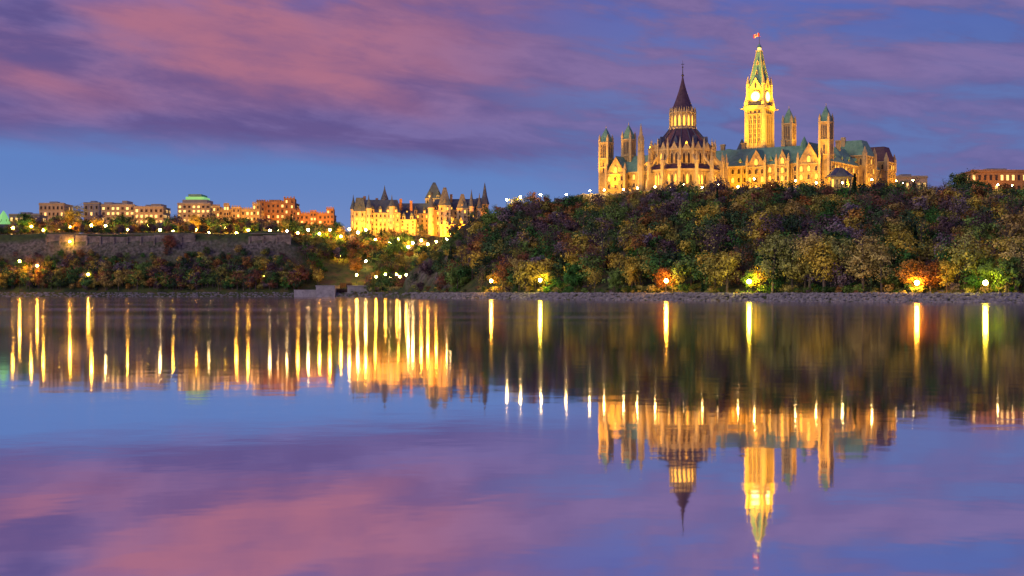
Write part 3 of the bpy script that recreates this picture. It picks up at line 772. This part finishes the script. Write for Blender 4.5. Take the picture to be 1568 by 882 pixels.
lk.done(dict(lock_walls='concrete',coping='concrete',gates='wood',water_steps='limestone',railing='iron',quay='concrete'))

# ------------------------------------------------------------ lamps
def lamp_mesh(name,hgt,r,bm):
    V=[];Fc=[];
    tube(V,Fc,[(0,0,0),(0,0,.8),(0,0,.9),(0,0,hgt-.9),(0,0,hgt-.5)],[.28,.24,.12,.09,.2],8);
    tube(V,Fc,[(0,0,hgt+r*.96),(0,0,hgt+r*1.1),(0,0,hgt+r*1.6)],[r*.8,r*.7,.05],8)
    tube(V,Fc,[(-.7,0,hgt-1.0),(.7,0,hgt-1.0)],[.05,.05],4)
    n0=len(Fc);n=7;m_=4;b0=len(V)
    for k in range(m_+1):
        p=math.pi*k/m_
        for i in range(n):
            a=2*math.pi*i/n;V.append((r*math.sin(p)*math.cos(a)+1e-4,r*math.sin(p)*math.sin(a),hgt+r*math.cos(p)))
    for k in range(m_):
        for i in range(n):
            j=(i+1)%n;Fc.append((b0+k*n+i,b0+(k+1)*n+i,b0+(k+1)*n+j,b0+k*n+j))
    me=bpy.data.meshes.new(name);me.from_pydata(V,[],Fc);me.materials.append(M['iron']);me.materials.append(M[bm])
    mi=[0]*n0+[1]*(len(Fc)-n0);me.polygons.foreach_set('material_index',mi);me.update();return me
LM={}
def lamp(u,v,D=None,q=None,r=.5,bm='bulb_gold'):
    if D is None:
        D=600.
        for _ in range(30): D=ys((u-784)/F*D)+q
    x,z=G(u,v,D);g=ground(x,D);hgt=max(3.5,round(z-g))
    key=(hgt,r,bm)
    if key not in LM: LM[key]=lamp_mesh('street_lamp_%d_%s'%(hgt,bm),hgt,r,bm)
    ob=bpy.data.objects.new('street_lamp',LM[key]);COL.objects.link(ob);ob.location=(x,D,z-hgt)
for u,v,bm in[(752,430,'bulb_gold'),(827,429,'bulb_yellow'),(1020,430,'bulb_gold'),(1147,431,'bulb_yellow'),(1404,433,'bulb_gold'),(1509,433,'bulb_yellow')]:
    lamp(u,v,q=15,r=.85,bm=bm)
for u,v in[(797,302),(828,298),(867,298),(776,306)]: lamp(u,v,D=866,r=.6,bm='bulb_white')
for u,v in[(20,349),(48,347),(107,347),(140,345),(162,346),(228,345),(92,350),(380,352),(413,353),(472,352),(440,354),(505,352),(300,352),(345,350),(548,356),(575,367),(597,371),(632,372),(655,374),(522,362),(66,352),(196,352),(265,353),(362,357),(398,358),(426,351),(456,357),(489,358),(535,351),(610,366),(645,368),(668,370),(690,358),(560,352),(180,354),(684,366),(625,378),(320,356),(245,352)]:
    lamp(u,v,D=1054+random.uniform(0,6),r=.95,bm=random.choice(['bulb_far','bulb_far','bulb_gold','bulb_white']))
for u,v in[(107,370),(212,374),(330,382)]: lamp(u,v,D=1035,r=.8,bm='bulb_far')
for u,v in[(57,407),(135,420),(405,424),(30,400),(250,425)]: lamp(u,v,D=1012,r=.85,bm='bulb_far')
for u,v,D in[(546,421,1000),(576,424,985),(590,420,985),(607,420,975),(622,421,960),(640,422,950),(560,400,1030),(612,424,950),(598,424,960),(632,419,965),(585,395,1040),(520,392,1045)]:
    lamp(u,v,D=D,r=.85,bm=random.choice(['bulb_white','bulb_gold','bulb_gold']))
for u,v,D in[(903,292,868),(925,291,868),(955,290,866),(976,288,804),(1003,286,797),(1047,283,795),(1099,283,800),(1155,274,825),(1218,277,806),(1335,275,835),(1383,280,842),(1372,277,950),(1398,276,950),(1505,283,900),(1528,283,900),(1550,284,900),(1025,288,793),(1075,287,793),(1130,286,798),(1180,283,798),(1250,280,800),(1290,280,800)]:
    lamp(u,v,D=D,r=.5,bm='bulb_white')

# floodlights
housing=None
def flood(loc,tgt,power,col=(1,.42,.008),ang=70,rad=.6):
    global housing
    if housing is None:
        b=bpy.data.meshes.new('floodlight_housing')
        V=[];Fc=[]
        tube(V,Fc,[(0,0,.45),(0,0,.9)],[.55,.3],8);tube(V,Fc,[(0,0,.9),(0,0,1.1)],[.3,.02],8)
        b.from_pydata(V,[],Fc);b.materials.append(M['iron']);housing=b
    e=empty('floodlight');e.location=loc
    dr=Vector(tgt)-Vector(loc);e.rotation_euler=dr.to_track_quat('-Z','Y').to_euler()
    ho=bpy.data.objects.new('housing',housing);COL.objects.link(ho);ho.parent=e
    l=bpy.data.lights.new('flood_beam','SPOT');l.energy=power;l.color=col;l.spot_size=math.radians(ang);l.spot_blend=.8;l.shadow_soft_size=rad
    o=bpy.data.objects.new('flood_beam',l);COL.objects.link(o);o.parent=e
PM=pb.M
def fl_(l,t,p,**k): flood(tuple(PM@Vector(l)),tuple(PM@Vector(t)),p,**k)
K=.72
for lx in range(-146,0,16):
    if -104<lx<-50: continue
    fl_((lx,-18,62.5),(lx,0,80),38000*K,ang=105)
for lx in(-58,-66): fl_((lx,-12,62.5),(lx,0,79),20000*K,ang=105)
for ly in range(6,98,15): fl_((18,ly,62.5),(0,ly,80),34000*K,ang=105)
for lx,ly in((-3.5,1),(-152,1),(-140,9)):
    fl_((lx-4,ly-20,63),(lx,ly,99),160000,ang=36);
fl_((14,-8,63),(-3,1,99),85000,ang=36)
fl_((-40,4,82),(-35,20,102),42000,ang=70);fl_((-18,14,91),(-35,20,102),26000,ang=70)
PT=pt.M
for l,t,p in[((-8,-26,93),(0,-6,112),56000),((8,-26,93),(0,-6,112),56000),((26,-6,93),(6,0,112),52000),((0,-30,93),(0,-4,136),100000),((28,0,93),(4,0,138),60000)]:
    flood(tuple(PT@Vector(l)),tuple(PT@Vector(t)),p,col=(1,.47,.006),ang=75)
for l,t,p in[((-6,-8.4,123.5),(-1,-3,146),9000),((6,-8.4,123.5),(1,-3,146),9000),((8.4,0,123.5),(3,0,146),9000)]:
    flood(tuple(PT@Vector(l)),tuple(PT@Vector(t)),p,col=(1,.52,.01),ang=100,rad=.2)
flood(tuple(PT@Vector((-7,-26,93))),tuple(PT@Vector((0,-1,150))),900000,col=(1,.50,.01),ang=26)
flood(tuple(PT@Vector((26,7,93))),tuple(PT@Vector((1,0,150))),700000,col=(1,.50,.01),ang=26)
for k in range(9):
    a=math.radians(170+25*k)
    c_=Vector((LC[0],LC[1],0))
    flood(tuple(c_+Vector((37*math.cos(a),37*math.sin(a),62))),tuple(c_+Vector((20*math.cos(a),20*math.sin(a),82))),25000*K,col=(1,.43,.015),ang=105)
    flood(tuple(c_+Vector((23.6*math.cos(a),23.6*math.sin(a),76.5))),tuple(c_+Vector((18*math.cos(a),18*math.sin(a),83))),1200,col=(1,.43,.015),ang=120,rad=.2)
    if k%2==0: flood(tuple(c_+Vector((19.5*math.cos(a),19.5*math.sin(a),88))),tuple(c_+Vector((7*math.cos(a),7*math.sin(a),104))),8000,col=(1,.44,.015),ang=60)
# hotel
for u,y,z,tz,p in[(550,1104,48,64,56000),(575,1104,48,64,44000),(600,1104,48,62,34000),(630,1108,48,62,44000),(655,1106,48,64,56000),(680,1098,48,60,110000),(700,1096,48,58,160000),(722,1102,48,62,110000),(742,1108,48,62,60000)]:
    flood((X(u),y,z),(X(u),1120,tz),p,col=(1,.30,.006) if u>670 else (1,.40,.025),ang=125)
flood((X(661),1128,82),(X(661),1150,78),14000,col=(1,.6,.06),ang=80)
for u,D_,p in[(80,1215,34000),(180,1195,34000),(228,1190,34000),(297,1165,36000),(345,1150,50000),(380,1150,50000),(422,1172,60000),(465,1135,46000),(495,1135,46000),(1400,985,10000),(1530,905,26000)]:
    x=(u-784)/F*D_;flood((x,D_,49 if u<700 else 62),(x,D_+25,62 if u<700 else 74),p,col=(1,.40,.045),ang=120)

# ------------------------------------------------------------ sky
w=bpy.data.worlds.new('World');sc.world=w;w.use_nodes=True
nt=w.node_tree;N=nt.nodes;L=nt.links
for n in list(N): N.remove(n)
out=N.new('ShaderNodeOutputWorld');bg=N.new('ShaderNodeBackground');L.new(bg.outputs[0],out.inputs[0])
tc=N.new('ShaderNodeTexCoord');sx=N.new('ShaderNodeSeparateXYZ');L.new(tc.outputs['Generated'],sx.inputs[0])
def mth(op,a,b=None,c=None,clamp=False):
    n=N.new('ShaderNodeMath');n.operation=op;n.use_clamp=clamp
    for i,v in enumerate((a,b,c)):
        if v is None: continue
        if isinstance(v,(int,float)): n.inputs[i].default_value=v
        else: L.new(v,n.inputs[i])
    return n.outputs[0]
def ss(x,a,b):
    n=N.new('ShaderNodeMapRange');n.interpolation_type='SMOOTHSTEP'
    for i,v in enumerate((x,a,b)):
        if isinstance(v,(int,float)): n.inputs[i].default_value=v
        else: L.new(v,n.inputs[i])
    return n.outputs[0]
def mixc(f,a,b):
    n=N.new('ShaderNodeMix');n.data_type='RGBA'
    if isinstance(f,(int,float)): n.inputs[0].default_value=f
    else: L.new(f,n.inputs[0])
    for i,v in((6,a),(7,b)):
        if isinstance(v,tuple): n.inputs[i].default_value=(*v,1)
        else: L.new(v,n.inputs[i])
    return n.outputs[2]
def nz(sx_,sy,off_,det=5,rough=.55,dist=0,tilt=.12):
    cx=N.new('ShaderNodeCombineXYZ')
    L.new(mth('MULTIPLY',az,sx_),cx.inputs[0]);L.new(mth('MULTIPLY_ADD',az,sy*tilt,mth('MULTIPLY',el,sy)),cx.inputs[1]);cx.inputs[2].default_value=off_
    n=N.new('ShaderNodeTexNoise');n.inputs['Scale'].default_value=1;n.inputs['Detail'].default_value=det;n.inputs['Roughness'].default_value=rough;n.inputs['Distortion'].default_value=dist
    L.new(cx.outputs[0],n.inputs['Vector']);return n.outputs['Fac']
az=mth('ARCTAN2',sx.outputs['X'],sx.outputs['Y'])
el=mth('ABSOLUTE',sx.outputs['Z'])
n1=nz(5,14,1.3,4,.5,.3);n2=nz(10,40,4.1,6,.58,.3);n3=nz(4,15,9.2,3,.45,.2);n4=nz(18,60,2.2,5,.6,.2)
clear=mixc(ss(el,.0,.09),(.21,.28,.54),(.11,.215,.53))
clear=mixc(ss(el,.12,.22),clear,(.035,.13,.54))
edge=mth('MULTIPLY_ADD',az,-.05,.089)
edge=mth('SUBTRACT',edge,mth('MULTIPLY',ss(az,.04,.2),.045))
e2=mth('ADD',el,mth('MULTIPLY_ADD',n1,.04,-.02))
e2=mth('ADD',e2,mth('MULTIPLY_ADD',n2,.026,-.013))
soft=mth('MULTIPLY_ADD',ss(az,.0,.2),.05,.014)
mask=ss(e2,mth('SUBTRACT',edge,soft),mth('ADD',edge,soft))
holes=ss(mth('ADD',n1,mth('MULTIPLY',n2,.45)),.56,.74)
gap=mth('MULTIPLY',ss(e2,.180,.206),mth('SUBTRACT',1,holes))
mask=mth('MULTIPLY',mask,mth('SUBTRACT',1,mth('MULTIPLY',gap,.9)))
right=ss(az,-.08,.10)
mask=mth('MULTIPLY',mask,mth('SUBTRACT',1,mth('MULTIPLY',right,mth('MULTIPLY',.5,ss(n2,.55,.38)))))
base=mixc(right,(.125,.088,.265),(.115,.12,.33))
base=mixc(mth('MULTIPLY',ss(n2,.42,.65),.6),base,(.22,.175,.42))
pinkf=mth('MULTIPLY',ss(mth('ADD',e2,mth('MULTIPLY_ADD',n3,.06,-.03)),.118,.155),mth('SUBTRACT',1,mth('MULTIPLY',ss(az,-.14,.06),.80)))
pinkf=mth('MULTIPLY',pinkf,ss(mth('ADD',n3,mth('MULTIPLY',n2,.35)),.46,.72))
cloud=mixc(mth('MULTIPLY',pinkf,.95),base,(.42,.155,.24))
cloud=mixc(mth('MULTIPLY',ss(n4,.42,.7),.3),cloud,(.08,.07,.25))
col=mixc(mask,clear,cloud)
sk=N.new('ShaderNodeTexSky');sk.sky_type='NISHITA';sk.sun_disc=False;sk.sun_elevation=math.radians(3);sk.sun_rotation=math.radians(230)
vm=N.new('ShaderNodeVectorMath');vm.operation='SCALE';L.new(sk.outputs[0],vm.inputs[0]);vm.inputs['Scale'].default_value=.005
ad=N.new('ShaderNodeVectorMath');ad.operation='ADD';L.new(vm.outputs[0],ad.inputs[0]);L.new(col,ad.inputs[1])
L.new(ad.outputs[0],bg.inputs[0]);bg.inputs[1].default_value=1.0

s=bpy.data.lights.new('afterglow_sun','SUN');s.energy=.95;s.angle=math.radians(20);s.color=(1,.82,.58)
so=bpy.data.objects.new('afterglow_sun',s);COL.objects.link(so)
so.rotation_euler=(Vector((.8,.55,-.42))).to_track_quat('-Z','Y').to_euler()

cd=bpy.data.cameras.new('camera');co=bpy.data.objects.new('camera',cd);COL.objects.link(co)
co.location=(0,0,CAMH);co.rotation_euler=(math.pi/2,0,0)
cd.sensor_width=36;cd.lens=36*F/1568;cd.shift_y=6/1568;cd.clip_end=20000;cd.clip_start=.5
sc.camera=co
print('trees',cnt)
